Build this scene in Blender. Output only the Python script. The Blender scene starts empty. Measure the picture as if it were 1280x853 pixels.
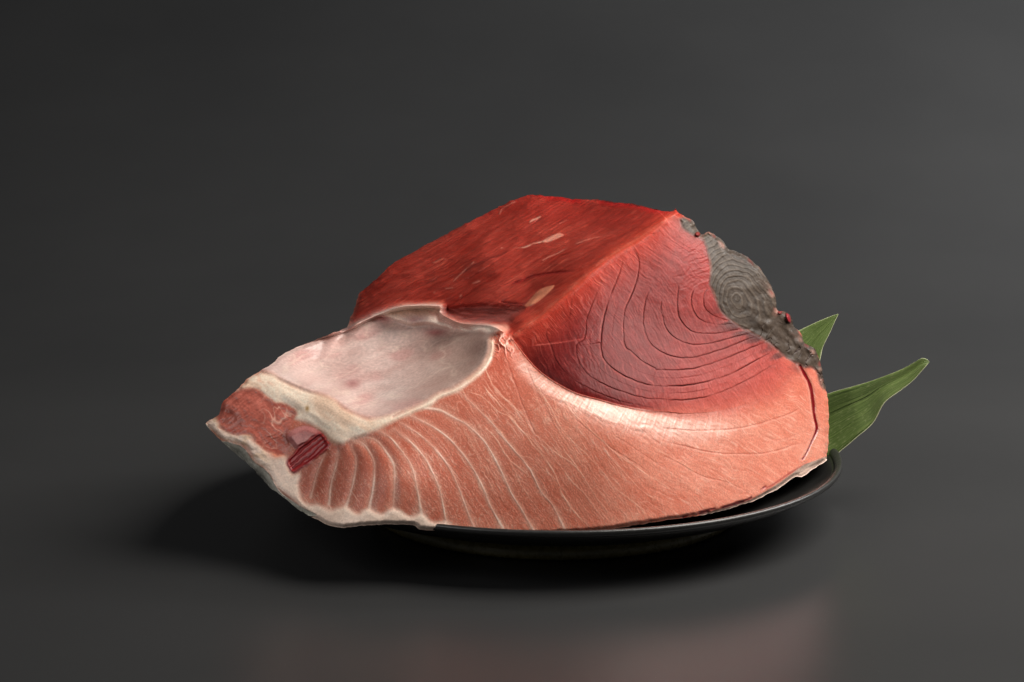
import bpy, bmesh, math
import numpy as np
from mathutils import Vector

# ------------------------------------------------------------------ camera, world, lamps, exposure
scene = bpy.context.scene
COL = scene.collection
FPX = 3022.0                       # focal length in photo pixels (85 mm on 36 mm, 1280 px wide)
CAM = np.array([-0.0284, -1.5064, 0.4169])
PITCH = math.radians(11.5)
cam_data = bpy.data.cameras.new('camera'); cam_data.lens = 85.0; cam_data.sensor_width = 36.0
cam_data.clip_end = 100.0; cam_data.clip_start = 0.05
cam = bpy.data.objects.new('camera', cam_data); COL.objects.link(cam)
cam.location = CAM; cam.rotation_euler = (math.radians(90) - PITCH, 0, 0)
scene.camera = cam

world = bpy.data.worlds.new('World'); scene.world = world; world.use_nodes = True
bg = world.node_tree.nodes['Background']
bg.inputs['Color'].default_value = (0.9, 0.95, 1.0, 1); bg.inputs['Strength'].default_value = 0.04

def area(name, loc, target, sx, sy, power, color=(1, 1, 1)):
    l = bpy.data.lights.new(name, 'AREA'); l.shape = 'RECTANGLE'; l.size = sx; l.size_y = sy
    l.energy = power; l.color = color
    o = bpy.data.objects.new(name, l); COL.objects.link(o); o.location = loc
    o.rotation_euler = (Vector(target) - Vector(loc)).to_track_quat('-Z', 'Y').to_euler()
    return o
area('softbox_key', (0.58, -0.06, 0.88), (0.02, 0.0, 0.10), 0.80, 0.80, 19, (1.0, 0.95, 0.88))
area('added_fill', (-1.15, -0.95, 1.05), (0.0, 0.0, 0.08), 1.0, 1.0, 6.2, (1.0, 0.97, 0.94))  # unseen lamp added to brighten the top face and left side
area('added_backlight', (1.30, 0.70, 1.05), (0.95, 1.7, 0.22), 0.7, 0.7, 46, (1.0, 0.99, 0.97))  # unseen lamp added to light the backdrop from the right

scene.view_settings.view_transform = 'Standard'; scene.view_settings.look = 'None'
scene.view_settings.exposure = 0.0; scene.view_settings.gamma = 1.0
scene.view_settings.use_curve_mapping = False
scene.render.engine = 'CYCLES'

# ------------------------------------------------------------------ helpers
FWD = np.array([0, math.cos(PITCH), -math.sin(PITCH)]); UP = np.array([0, math.sin(PITCH), math.cos(PITCH)])
def W(px, py, y):
    """world point on the sight line of photo pixel (px,py) at world depth y"""
    px = np.asarray(px, float); py = np.asarray(py, float); y = np.asarray(y, float)
    a = (px - 640.0) / FPX; b = -(py - 426.5) / FPX
    dx = a; dy = FWD[1] + b * UP[1]; dz = FWD[2] + b * UP[2]
    t = (y - CAM[1]) / dy
    return np.stack([CAM[0] + dx * t, np.broadcast_to(y, t.shape), CAM[2] + dz * t], -1)

def tl(ox, oy, pts, s=4.264):
    return [(ox + x / s, oy + y / s) for x, y in pts]

def spline(pts, step=3.0, closed=False):
    p = np.array(pts, float)
    if closed: q = np.vstack([p[-1], p, p[0], p[1]])
    else: q = np.vstack([2 * p[0] - p[1], p, 2 * p[-1] - p[-2]])
    out = []
    for i in range(1, len(q) - 2):
        a, b, c, d = q[i - 1], q[i], q[i + 1], q[i + 2]
        n = max(1, int(np.hypot(*(c - b)) / step))
        for k in range(n):
            t = k / n
            out.append(0.5 * ((2 * b) + (c - a) * t + (2 * a - 5 * b + 4 * c - d) * t * t + (3 * b - a - 3 * c + d) * t ** 3))
    if not closed: out.append(p[-1])
    return np.array(out)

def ss(e0, e1, x):
    t = np.clip((x - e0) / (e1 - e0), 0, 1); return t * t * (3 - 2 * t)

STEP = 0.6
U0, V0, U1, V1 = 250.0, 236.0, 1044.0, 678.0
us = np.arange(U0, U1 + STEP / 2, STEP); vs = np.arange(V0, V1 + STEP / 2, STEP)
U, V = np.meshgrid(us.astype(np.float32), vs.astype(np.float32))
NY, NX = U.shape

def win(x0, y0, x1, y1):
    i0 = max(0, int((x0 - U0) / STEP)); i1 = min(NX, int((x1 - U0) / STEP) + 2)
    j0 = max(0, int((y0 - V0) / STEP)); j1 = min(NY, int((y1 - V0) / STEP) + 2)
    return slice(j0, max(j0, j1)), slice(i0, max(i0, i1))

def cdist(P, R):
    """distance (clipped to R), running parameter 0..1 and side (+1 right of travel) to polyline P"""
    P = np.asarray(P, np.float32)
    d = np.full(U.shape, R, np.float32); t = np.zeros(U.shape, np.float32); sg = np.ones(U.shape, np.float32)
    n = len(P) - 1
    for k in range(n):
        a, b = P[k], P[k + 1]
        w = win(min(a[0], b[0]) - R, min(a[1], b[1]) - R, max(a[0], b[0]) + R, max(a[1], b[1]) + R)
        x = U[w] - a[0]; y = V[w] - a[1]
        ex, ey = b - a; L = ex * ex + ey * ey + 1e-9
        h = np.clip((x * ex + y * ey) / L, 0, 1)
        q = np.hypot(x - ex * h, y - ey * h)
        m = q < d[w]
        d[w][m] = q[m]; t[w][m] = ((k + h) / n)[m]; sg[w][m] = np.where(ex * y - ey * x > 0, 1, -1)[m]
    return d, t, sg

def inside(P):
    P = np.asarray(P, np.float32)
    r = np.zeros(U.shape, bool)
    w = win(P[:, 0].min() - 1, P[:, 1].min() - 1, P[:, 0].max() + 1, P[:, 1].max() + 1)
    x, y = U[w], V[w]; c = np.zeros(x.shape, bool)
    for k in range(len(P)):
        x0, y0 = P[k]; x1, y1 = P[(k + 1) % len(P)]
        if y0 == y1: continue
        c ^= ((y0 > y) != (y1 > y)) & (x < (x1 - x0) * (y - y0) / (y1 - y0) + x0)
    r[w] = c
    return r

def sdist(pts, R=25.0, smooth=True):
    P = spline(pts, 3.0, True) if smooth else np.array(pts, float)
    d, _, _ = cdist(np.vstack([P, P[:1]]), R)
    return np.where(inside(P), d, -d)

def noise(su, sv, ang=0.0, seed=0, u=None, v=None):
    """smooth lattice noise in -1..1, cell su along the angle (degrees) and sv across it"""
    if u is None: u, v = U, V
    a = math.radians(ang); c, s = math.cos(a), math.sin(a)
    x = ((u * c + v * s) / su); y = ((-u * s + v * c) / sv)
    x = x - x.min(); y = y - y.min()
    rng = np.random.RandomState(seed)
    g = rng.uniform(-1, 1, (int(y.max()) + 3, int(x.max()) + 3)).astype(np.float32)
    xi = x.astype(np.int32); yi = y.astype(np.int32)
    fx = x - xi; fy = y - yi
    fx = fx * fx * (3 - 2 * fx); fy = fy * fy * (3 - 2 * fy)
    a0 = g[yi, xi] * (1 - fx) + g[yi, xi + 1] * fx
    a1 = g[yi + 1, xi] * (1 - fx) + g[yi + 1, xi + 1] * fx
    return a0 * (1 - fy) + a1 * fy

def fbm(su, sv, ang=0, seed=0, oct=3, u=None, v=None):
    r = 0; a = 1; tot = 0
    for k in range(oct):
        r = r + a * noise(su / 2 ** k, sv / 2 ** k, ang + 7 * k, seed + 31 * k, u, v); tot += a; a *= 0.55
    return r / tot

def rbf(ctrl):
    c = np.array(ctrl, float); n = len(c); S = 400.0
    x = (c[:, 0] - 650) / S; y = (c[:, 1] - 450) / S
    def ker(r2): return 0.5 * r2 * np.log(r2 + 1e-9)
    K = ker((x[:, None] - x) ** 2 + (y[:, None] - y) ** 2) + np.eye(n) * 2e-4
    P = np.stack([np.ones(n), x, y], 1)
    A = np.block([[K, P], [P.T, np.zeros((3, 3))]])
    w = np.linalg.solve(A, np.concatenate([c[:, 2], np.zeros(3)]))
    def f(u, v):
        u = (np.asarray(u, np.float32) - np.float32(650)) / np.float32(S); v = (np.asarray(v, np.float32) - np.float32(450)) / np.float32(S)
        r = w[n] + w[n + 1] * u + w[n + 2] * v
        for k in range(n):
            r2 = (u - np.float32(x[k])) ** 2 + (v - np.float32(y[k])) ** 2
            r = r + np.float32(w[k] * 0.5) * r2 * np.log(r2 + np.float32(1e-9))
        return r
    return f

# ------------------------------------------------------------------ materials
def s2l(c):
    c = np.asarray(c, float); return np.where(c <= 0.04045, c / 12.92, ((c + 0.055) / 1.055) ** 2.4)
def rgb(r, g, b): return tuple(s2l(np.array([r, g, b]) / 255.0)) + (1.0,)

class Mat:
    def __init__(self, name):
        self.m = bpy.data.materials.new(name); self.m.use_nodes = True
        self.n = self.m.node_tree.nodes; self.l = self.m.node_tree.links
        self.b = self.n['Principled BSDF']
    def add(self, t, **kw):
        n = self.n.new(t)
        for k, v in kw.items():
            if k in n.inputs: n.inputs[k].default_value = v
            else: setattr(n, k, v)
        return n
    def link(self, a, b): self.l.new(a, b)

def meat_material(name, rough=(0.28, 0.5), bump=0.25, scale=900.0, spec=0.3, sss=0.0, coat=0.0, sscale=0.0018, cb=0.3):
    M = Mat(name)
    at = M.add('ShaderNodeAttribute', attribute_name='tint')
    tc = M.add('ShaderNodeTexCoord')
    n1 = M.add('ShaderNodeTexNoise', Scale=scale, Detail=3.0); M.link(tc.outputs['Object'], n1.inputs['Vector'])
    n2 = M.add('ShaderNodeTexNoise', Scale=160.0, Detail=4.0); M.link(tc.outputs['Object'], n2.inputs['Vector'])
    ramp = M.add('ShaderNodeMapRange'); ramp.inputs['From Min'].default_value = 0.3; ramp.inputs['From Max'].default_value = 0.7
    ramp.inputs['To Min'].default_value = 0.86; ramp.inputs['To Max'].default_value = 1.12
    M.link(n1.outputs['Fac'], ramp.inputs['Value'])
    mx = M.add('ShaderNodeVectorMath', operation='SCALE'); M.link(at.outputs['Color'], mx.inputs[0]); M.link(ramp.outputs['Result'], mx.inputs['Scale'])
    M.link(mx.outputs['Vector'], M.b.inputs['Base Color'])
    rr = M.add('ShaderNodeMapRange'); rr.inputs['From Min'].default_value = 0.35; rr.inputs['From Max'].default_value = 0.65
    rr.inputs['To Min'].default_value = rough[0]; rr.inputs['To Max'].default_value = rough[1]
    M.link(n2.outputs['Fac'], rr.inputs['Value']); M.link(rr.outputs['Result'], M.b.inputs['Roughness'])
    bp = M.add('ShaderNodeBump', Strength=bump, Distance=0.0006); M.link(n1.outputs['Fac'], bp.inputs['Height'])
    M.link(bp.outputs['Normal'], M.b.inputs['Normal'])
    M.b.inputs['Specular IOR Level'].default_value = spec
    M.b.inputs['Coat Weight'].default_value = coat; M.b.inputs['Coat Roughness'].default_value = 0.13
    if coat:
        n4 = M.add('ShaderNodeTexNoise', Scale=650.0, Detail=2.0); M.link(tc.outputs['Object'], n4.inputs['Vector'])
        b2 = M.add('ShaderNodeBump', Strength=cb, Distance=0.0006); M.link(n4.outputs['Fac'], b2.inputs['Height']); M.link(b2.outputs['Normal'], M.b.inputs['Coat Normal'])
    if sss:
        M.b.subsurface_method = 'BURLEY'; M.b.inputs['Subsurface Weight'].default_value = sss
        M.b.inputs['Subsurface Radius'].default_value = (1.0, 0.35, 0.25); M.b.inputs['Subsurface Scale'].default_value = sscale
    return M.m

# ------------------------------------------------------------------ setting: one dark seamless sweep
def sweep():
    prof = [(-2.2, 0.0), (-1.0, 0.0), (0.0, 0.0), (0.25, 0.0), (0.45, 0.0)]
    R = 2.6
    for k in range(1, 46):
        a = math.radians(2 * k); prof.append((0.45 + R * math.sin(a), R - R * math.cos(a)))
    prof.append((0.45 + R, 3.2))
    vs_, fs = [], []
    xs = np.linspace(-3.2, 3.2, 9)
    for y, z in prof:
        for x in xs: vs_.append((x, y, z))
    n = len(xs)
    for j in range(len(prof) - 1):
        for i in range(n - 1): fs.append((j * n + i, j * n + i + 1, (j + 1) * n + i + 1, (j + 1) * n + i))
    me = bpy.data.meshes.new('tabletop'); me.from_pydata(vs_, [], fs)
    me.polygons.foreach_set('use_smooth', [True] * len(fs))
    o = bpy.data.objects.new('tabletop', me); COL.objects.link(o)
    o['kind'] = 'structure'; o['label'] = 'seamless dark charcoal sheet under and behind the plate'
    M = Mat('charcoal_sheet')
    tc = M.add('ShaderNodeTexCoord')
    n1 = M.add('ShaderNodeTexNoise', Scale=3.0, Detail=6.0); M.link(tc.outputs['Object'], n1.inputs['Vector'])
    cr = M.add('ShaderNodeValToRGB'); cr.color_ramp.elements[0].position = 0.35; cr.color_ramp.elements[1].position = 0.7
    cr.color_ramp.elements[0].color = (0.030, 0.0305, 0.0315, 1); cr.color_ramp.elements[1].color = (0.036, 0.0364, 0.0372, 1)
    M.link(n1.outputs['Fac'], cr.inputs['Fac'])
    vo = M.add('ShaderNodeTexVoronoi', Scale=62.0, voronoi_dimensions='2D'); M.link(tc.outputs['Object'], vo.inputs['Vector'])
    lt = M.add('ShaderNodeMapRange'); lt.inputs['From Min'].default_value = 0.010; lt.inputs['From Max'].default_value = 0.020
    lt.inputs['To Min'].default_value = 1.0; lt.inputs['To Max'].default_value = 0.0
    M.link(vo.outputs['Distance'], lt.inputs['Value'])
    sepc = M.add('ShaderNodeSeparateColor'); M.link(vo.outputs['Color'], sepc.inputs['Color'])
    gt = M.add('ShaderNodeMath', operation='GREATER_THAN'); gt.inputs[1].default_value = 0.80; M.link(sepc.outputs['Red'], gt.inputs[0])
    mu = M.add('ShaderNodeMath', operation='MULTIPLY'); M.link(lt.outputs['Result'], mu.inputs[0]); M.link(gt.outputs['Value'], mu.inputs[1])
    mu2 = M.add('ShaderNodeMath', operation='MULTIPLY'); M.link(mu.outputs['Value'], mu2.inputs[0]); mu2.inputs[1].default_value = 0.5
    mix = M.add('ShaderNodeMix', data_type='RGBA'); M.link(mu2.outputs['Value'], mix.inputs[0])
    M.link(cr.outputs['Color'], mix.inputs[6]); mix.inputs[7].default_value = (0.22, 0.22, 0.21, 1)
    M.link(mix.outputs[2], M.b.inputs['Base Color'])
    n3 = M.add('ShaderNodeTexNoise', Scale=420.0, Detail=2.0); M.link(tc.outputs['Object'], n3.inputs['Vector'])
    bp = M.add('ShaderNodeBump', Strength=0.04, Distance=0.0004); M.link(n3.outputs['Fac'], bp.inputs['Height'])
    M.link(bp.outputs['Normal'], M.b.inputs['Normal'])
    M.b.inputs['Roughness'].default_value = 0.33; M.b.inputs['Specular IOR Level'].default_value = 0.4
    me.materials.append(M.m)
sweep()

# ------------------------------------------------------------------ black plate
def lathe(name, prof, seg=160, closed=False):
    bm = bmesh.new(); rings = []
    for r, z in prof:
        if r < 1e-6: rings.append([bm.verts.new((0, 0, z))])
        else: rings.append([bm.verts.new((r * math.cos(2 * math.pi * k / seg), r * math.sin(2 * math.pi * k / seg), z)) for k in range(seg)])
    pairs = list(zip(rings[:-1], rings[1:]))
    if closed: pairs.append((rings[-1], rings[0]))
    for a, b in pairs:
        for k in range(seg):
            k2 = (k + 1) % seg
            if len(a) == 1: bm.faces.new((a[0], b[k], b[k2]))
            elif len(b) == 1: bm.faces.new((a[k], b[0], a[k2]))
            else: bm.faces.new((a[k], b[k], b[k2], a[k2]))
    bmesh.ops.recalc_face_normals(bm, faces=bm.faces)
    me = bpy.data.meshes.new(name); bm.to_mesh(me); bm.free()
    me.polygons.foreach_set('use_smooth', [True] * len(me.polygons))
    o = bpy.data.objects.new(name, me); COL.objects.link(o); return o

RIM_R, RIM_Z = 0.181, 0.037
def plate_z(r):
    return np.interp(r, [0, 0.105, 0.145, 0.168, 0.181], [0.0165, 0.0172, 0.0225, 0.0295, 0.0372])

def plate():
    root = bpy.data.objects.new('round_plate', None); COL.objects.link(root)
    root['label'] = 'shallow round black glazed plate under the tuna block'; root['category'] = 'plate'
    bowl = lathe('bowl', [(0, 0.0165), (0.06, 0.0167), (0.105, 0.0172), (0.128, 0.0192), (0.145, 0.0225), (0.158, 0.0260), (0.168, 0.0295),
                          (0.1755, 0.0330), (0.1785, 0.0346),
                          (0.1768, 0.0310), (0.170, 0.0268), (0.158, 0.0218), (0.143, 0.0168), (0.128, 0.0128), (0.119, 0.0104), (0.113, 0.0092), (0.105, 0.0090), (0.06, 0.0088), (0, 0.0088)])
    rim = lathe('rim', [(0.1766, 0.0336), (0.1776, 0.0355), (0.1795, 0.0370), (0.1812, 0.0371), (0.1822, 0.0362), (0.1822, 0.0347), (0.1812, 0.0332), (0.1790, 0.0322), (0.1772, 0.0318), (0.1768, 0.0326)], closed=True)
    foot = lathe('foot_ring', [(0.1075, 0.0002), (0.1160, 0.0002), (0.1178, 0.0012), (0.1182, 0.0026), (0.1176, 0.0060), (0.1150, 0.0098), (0.1085, 0.0095), (0.1070, 0.0030)], closed=True)
    def pm(name, col, rough, spec, metal=0.0, bump=0.15):
        M = Mat(name)
        tc = M.add('ShaderNodeTexCoord'); n = M.add('ShaderNodeTexNoise', Scale=260.0, Detail=4.0); M.link(tc.outputs['Object'], n.inputs['Vector'])
        cr = M.add('ShaderNodeValToRGB'); cr.color_ramp.elements[0].color = tuple(c * 0.7 for c in col[:3]) + (1,); cr.color_ramp.elements[1].color = tuple(c * 1.5 for c in col[:3]) + (1,)
        M.link(n.outputs['Fac'], cr.inputs['Fac']); M.link(cr.outputs['Color'], M.b.inputs['Base Color'])
        mr = M.add('ShaderNodeMapRange'); mr.inputs['To Min'].default_value = rough - 0.1; mr.inputs['To Max'].default_value = rough + 0.1
        M.link(n.outputs['Fac'], mr.inputs['Value']); M.link(mr.outputs['Result'], M.b.inputs['Roughness'])
        bp = M.add('ShaderNodeBump', Strength=bump, Distance=0.0005); M.link(n.outputs['Fac'], bp.inputs['Height']); M.link(bp.outputs['Normal'], M.b.inputs['Normal'])
        M.b.inputs['Specular IOR Level'].default_value = spec; M.b.inputs['Metallic'].default_value = metal
        return M.m
    bowl.data.materials.append(pm('black_glaze', (0.010, 0.0095, 0.009), 0.34, 0.5))
    rim.data.materials.append(pm('worn_black_rim', (0.018, 0.0175, 0.017), 0.34, 0.6, bump=0.35))
    foot.data.materials.append(pm('olive_foot', (0.16, 0.13, 0.05), 0.28, 0.6))
    for o in (bowl, rim, foot): o.parent = root
plate()

# ------------------------------------------------------------------ the tuna block: outlines measured on the photograph
A7 = (250, 440); A1 = (430, 235); A2 = (620, 235); A3 = (820, 250); A4 = (820, 400); A5 = (600, 400); A6 = (430, 380); A8 = (400, 490); A9 = (620, 500); A10 = (840, 540)
def t7(*p): return tl(*A7, p)
def t1(*p): return tl(*A1, p)
def t2(*p): return tl(*A2, p)
def t3(*p): return tl(*A3, p)
def t4(*p): return tl(*A4, p)
def t5(*p): return tl(*A5, p)
def t6(*p): return tl(*A6, p)
def t8(*p): return tl(*A8, p)
def t9(*p): return tl(*A9, p)
def t10(*p): return tl(*A10, p)

OUT = (t7((32, 378), (100, 335), (115, 280), (150, 240), (185, 215), (230, 165), (285, 122), (325, 100), (400, 50), (455, 5)) + [(395, 424.5), (430, 411.5)] +
       t1((20, 735), (35, 690), (55, 650), (85, 560), (150, 505), (260, 405), (400, 325), (560, 240), (700, 165), (840, 95), (920, 60), (1000, 37)) +
       t2((270, 46), (330, 48), (440, 62), (550, 65), (640, 80), (750, 90), (860, 120), (925, 126), (945, 122), (957, 108), (966, 126)) +
       t3((140, 80), (190, 108), (215, 150), (245, 185), (285, 172), (350, 215), (385, 262), (430, 275), (510, 322), (575, 395), (620, 475), (642, 540), (645, 590), (690, 595), (720, 625), (735, 675), (770, 710), (790, 760), (840, 790)) +
       t4((862, 190), (880, 250), (900, 350), (918, 440), (922, 560), (918, 660), (908, 740)) +
       t10((825, 152), (780, 182), (735, 207), (700, 236), (650, 242), (590, 287), (500, 337), (420, 372), (300, 411), (150, 446)) +
       t9((850, 650), (600, 690), (400, 708), (200, 716), (0, 714)) +
       t8((800, 745), (550, 735), (500, 714), (380, 706), (250, 712), (100, 722), (0, 690)) +
       t7((540, 850), (450, 780), (350, 700), (280, 620), (210, 560), (130, 490), (70, 430)))
OUTC = spline(OUT, 2.0, True)
# ragged edge
rng = np.random.RandomState(4)
jag = np.convolve(rng.normal(0, 1, len(OUTC)), [0.2, 0.6, 0.2], 'same') * 0.4 + np.convolve(rng.normal(0, 1, len(OUTC)), np.hanning(7), 'same') * 0.16
tan = np.roll(OUTC, -1, 0) - np.roll(OUTC, 1, 0); tan /= np.linalg.norm(tan, axis=1)[:, None] + 1e-9
OUTC = OUTC + np.stack([tan[:, 1], -tan[:, 0]], 1) * jag[:, None]
sdO = sdist(OUTC, 30.0, smooth=False)

RIDGE = t3((140, 85)) + t2((945, 150), (860, 205), (780, 260), (700, 310), (590, 378), (500, 450), (420, 520), (330, 600), (230, 690), (150, 745), (95, 790))
T_POLY = RIDGE + t6((870, 150), (800, 112), (640, 100), (560, 70), (515, 40), (520, 8), (400, 2), (290, 12), (190, 50), (80, 95), (-20, 140)) + [(425, 380), (440, 340), (560, 275), (640, 225), (800, 230), (860, 255)]
M_POLY = t6((0, 130), (100, 80), (180, 45), (290, 15), (420, 6), (520, 12), (530, 60), (620, 100), (760, 108), (800, 140), (778, 190), (780, 235), (760, 295), (720, 350), (660, 400), (590, 447), (500, 480), (430, 525), (340, 565), (250, 598), (180, 612), (120, 608), (60, 588), (0, 555)) + \
    t7((720, 262), (650, 230), (540, 200), (430, 150), (385, 120), (300, 80), (420, -10), (600, -80))
FOLD = t6((150, 62), (190, 46), (290, 14), (420, 5), (520, 8), (516, 66), (560, 88), (640, 116), (760, 113), (868, 108), (872, 150), (780, 160), (700, 152), (600, 146), (520, 126), (440, 108), (360, 116), (280, 92), (220, 72))
WHITE = t7((185, 215), (285, 120), (385, 122), (430, 150), (540, 200), (650, 230), (720, 260), (760, 300), (820, 330), (900, 360), (1000, 340), (1066, 315)) + \
    t6((260, 600), (340, 568), (430, 528), (500, 482), (590, 450), (660, 402), (720, 352), (760, 296), (780, 235), (776, 195), (795, 195), (800, 240), (780, 310), (735, 370), (680, 415), (610, 465), (510, 505), (460, 545), (370, 580), (300, 612), (200, 660), (120, 695), (40, 720)) + \
    t7((760, 490), (700, 480), (660, 430), (620, 400), (560, 372), (500, 355), (510, 310), (440, 275), (400, 272), (350, 235), (300, 203), (240, 197))
TIP = t7((98, 372), (115, 285), (185, 215), (240, 196), (300, 202), (350, 238), (400, 275), (440, 280), (500, 312), (508, 350), (480, 392), (470, 440), (480, 500), (450, 545), (370, 525), (310, 485), (290, 445), (250, 430), (170, 430), (120, 402))
RIBEYE = t7((462, 448), (500, 410), (570, 393), (630, 418), (648, 440), (600, 500), (520, 520), (480, 485))
RIB = t7((498, 545), (520, 512), (580, 470), (640, 432), (680, 478), (684, 505), (600, 580), (520, 632), (490, 642), (463, 595), (480, 560))
GREY = t3((130, 90), (190, 105), (225, 140), (250, 180), (290, 165), (360, 205), (440, 265), (520, 315), (590, 395), (640, 480), (660, 590), (720, 590), (750, 680), (800, 750), (850, 790)) + \
    t4((870, 195), (890, 250), (905, 330), (905, 372), (880, 350), (850, 265), (770, 243), (690, 195), (640, 150), (590, 112), (530, 80), (470, 48), (400, 5)) + \
    t3((350, 592), (322, 540), (290, 450), (292, 380), (280, 300), (262, 235), (235, 205), (180, 178), (145, 150))
LEDGE = t5((150, 60), (200, 135), (260, 212), (330, 282), (420, 342), (520, 392), (640, 425), (760, 458), (900, 482), (1040, 495)) + t4((150, 500), (300, 490), (430, 465), (560, 420), (650, 370), (720, 300), (765, 262))
RED_POLY = LEDGE + t4((690, 195), (590, 112), (470, 48), (400, 5)) + t3((350, 592), (322, 540), (290, 450), (280, 300), (245, 185), (140, 85)) + RIDGE[1:]
FATLOW = t7((360, 640), (300, 590), (235, 508), (160, 480), (100, 462), (34, 380), (98, 350), (120, 402), (170, 430), (250, 430), (300, 480), (370, 530), (450, 545), (470, 590), (495, 650), (530, 645), (530, 720), (560, 800)) + \
    t8((0, 600), (60, 628), (140, 612), (200, 640), (260, 622), (330, 650), (390, 622), (480, 660), (540, 645), (600, 690), (670, 694), (740, 722), (830, 735), (985, 748), (985, 790), (500, 740), (100, 740), (-20, 700)) + t7((520, 815), (420, 735))
SKIN = t7((25, 378), (36, 385), (75, 440), (110, 472), (160, 484), (232, 512), (290, 588), (360, 640), (420, 738), (500, 800), (560, 838), (620, 870), (540, 870), (430, 800), (330, 720), (190, 570), (50, 430))
SKIN2 = t10((835, 145), (780, 190), (735, 213), (700, 242), (650, 248), (590, 293), (500, 343), (420, 378), (300, 420), (150, 452), (150, 442), (300, 402), (420, 362), (470, 335), (560, 280), (640, 222), (700, 178), (760, 155), (828, 132))
CRACK = t4((768, 246), (820, 345), (835, 430), (845, 520), (856, 585), (830, 650), (800, 715), (780, 745))

LINES = [  # white septa of the belly: (points, width px, strength)
    (t7((665, 545), (625, 640), (605, 720), (590, 775)), 1.5, 0.75),
    (t7((738, 535), (727, 600), (700, 700), (688, 810)), 1.7, 0.85),
    (t8((165, 285), (190, 350), (188, 430), (165, 530), (138, 615)), 1.6, 0.85),
    (t8((190, 255), (240, 285), (280, 350), (291, 400), (285, 500), (262, 628)), 1.7, 0.9),
    (t8((230, 240), (300, 258), (360, 330), (395, 400), (397, 500), (390, 628)), 1.7, 0.95),
    (t8((305, 205), (370, 240), (440, 320), (490, 400), (515, 500), (542, 650)), 1.6, 0.95),
    (t8((395, 200), (470, 255), (550, 340), (600, 430), (640, 530), (675, 700)), 1.5, 0.95),
    (t8((430, 165), (520, 220), (600, 290), (680, 390), (735, 500), (780, 620), (828, 738)), 1.3, 0.85),
    (t8((480, 125), (600, 185), (700, 260), (790, 370), (860, 490), (910, 610), (988, 748)), 1.5, 0.95),
    (t8((560, 85), (640, 98), (720, 140), (790, 180), (880, 270), (960, 410), (1020, 540)) + t9((140, 590), (205, 705)), 1.4, 0.9),
    (t8((700, -20), (760, 15), (840, 90), (920, 170), (1000, 270)) + t9((0, 160), (90, 260), (180, 370), (240, 490), (300, 560), (370, 695)), 1.1, 0.75),
]
FAINT = [
    (t5((0, 330), (60, 400), (150, 500), (220, 590), (300, 680), (370, 770), (410, 850)) + t9((350, 500), (430, 610), (500, 680)), 0.9, 0.62),
    (t5((60, 330), (150, 440), (230, 510), (290, 600), (380, 690), (480, 760), (560, 850)), 0.8, 0.45),
    (t5((10, 560), (90, 640), (140, 720), (210, 790), (290, 850)), 0.8, 0.5),
    (t5((260, 260), (320, 380), (380, 480), (450, 600), (530, 680), (640, 790)) + t9((640, 470), (740, 550), (822, 632)), 0.8, 0.5),
    (t5((340, 300), (420, 400), (520, 520), (620, 620), (740, 720)) + t9((700, 330), (840, 420), (970, 500)), 0.8, 0.5),
    (t9((350, 250), (450, 390), (520, 500), (600, 600), (640, 670)), 0.8, 0.4),
    (t9((210, 210), (300, 300), (400, 430), (480, 510), (560, 620)), 0.7, 0.4),
    (t5((20, 250), (90, 380), (170, 450), (200, 500)), 0.8, 0.5),
    (t6((640, 460), (740, 500), (820, 570), (880, 600), (960, 690), (1040, 790)), 0.7, 0.5),
    (t6((730, 380), (800, 480), (870, 560), (930, 620), (1000, 670)), 0.7, 0.45),
    (t6((870, 590), (930, 660), (1000, 720), (1066, 800)), 0.7, 0.5),
    (t9((10, 150), (120, 290), (200, 320), (300, 420)), 0.6, 0.4),
    (t9((0, 240), (70, 310), (110, 400), (160, 500), (260, 630)), 0.6, 0.4),
    (t9((560, 240), (640, 340), (720, 430), (800, 500), (880, 540)), 0.6, 0.35),
    (t9((770, 200), (880, 280), (1000, 345), (1066, 385)), 0.8, 0.3),
]
BGROOVE = [
    (t5((130, 170), (180, 320), (240, 480), (310, 640)), 1.2, 0.6),
    (t5((240, 230), (300, 370), (350, 470), (410, 590)), 1.1, 0.5),
    (t4((0, 575), (200, 588), (400, 582), (550, 552), (680, 512), (800, 452)), 1.0, 0.8),
    (t4((0, 640), (150, 672), (300, 706), (480, 714), (600, 706), (720, 672), (820, 650)), 1.0, 0.8),
    (t4((0, 712), (120, 762), (250, 832)) + t10((300, 270), (420, 330)), 1.0, 0.5),
    (t4((460, 590), (435, 700), (405, 850)), 1.6, 0.3),
    (t4((540, 580), (570, 620), (660, 640), (780, 600)), 1.2, 0.4),
    (t5((500, 520), (640, 640), (760, 720), (900, 810)), 0.9, 0.4),
    (t5((820, 540), (900, 620), (1000, 690), (1066, 760)), 0.9, 0.5),
    (t5((880, 560), (1000, 640), (1066, 660)), 0.9, 0.4),
    (t9((620, 180), (800, 300), (950, 400), (1066, 470)), 0.8, 0.35),
]
CUTLINE = t5((0, 570), (90, 530), (170, 505), (250, 485), (340, 460), (440, 408))
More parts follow.
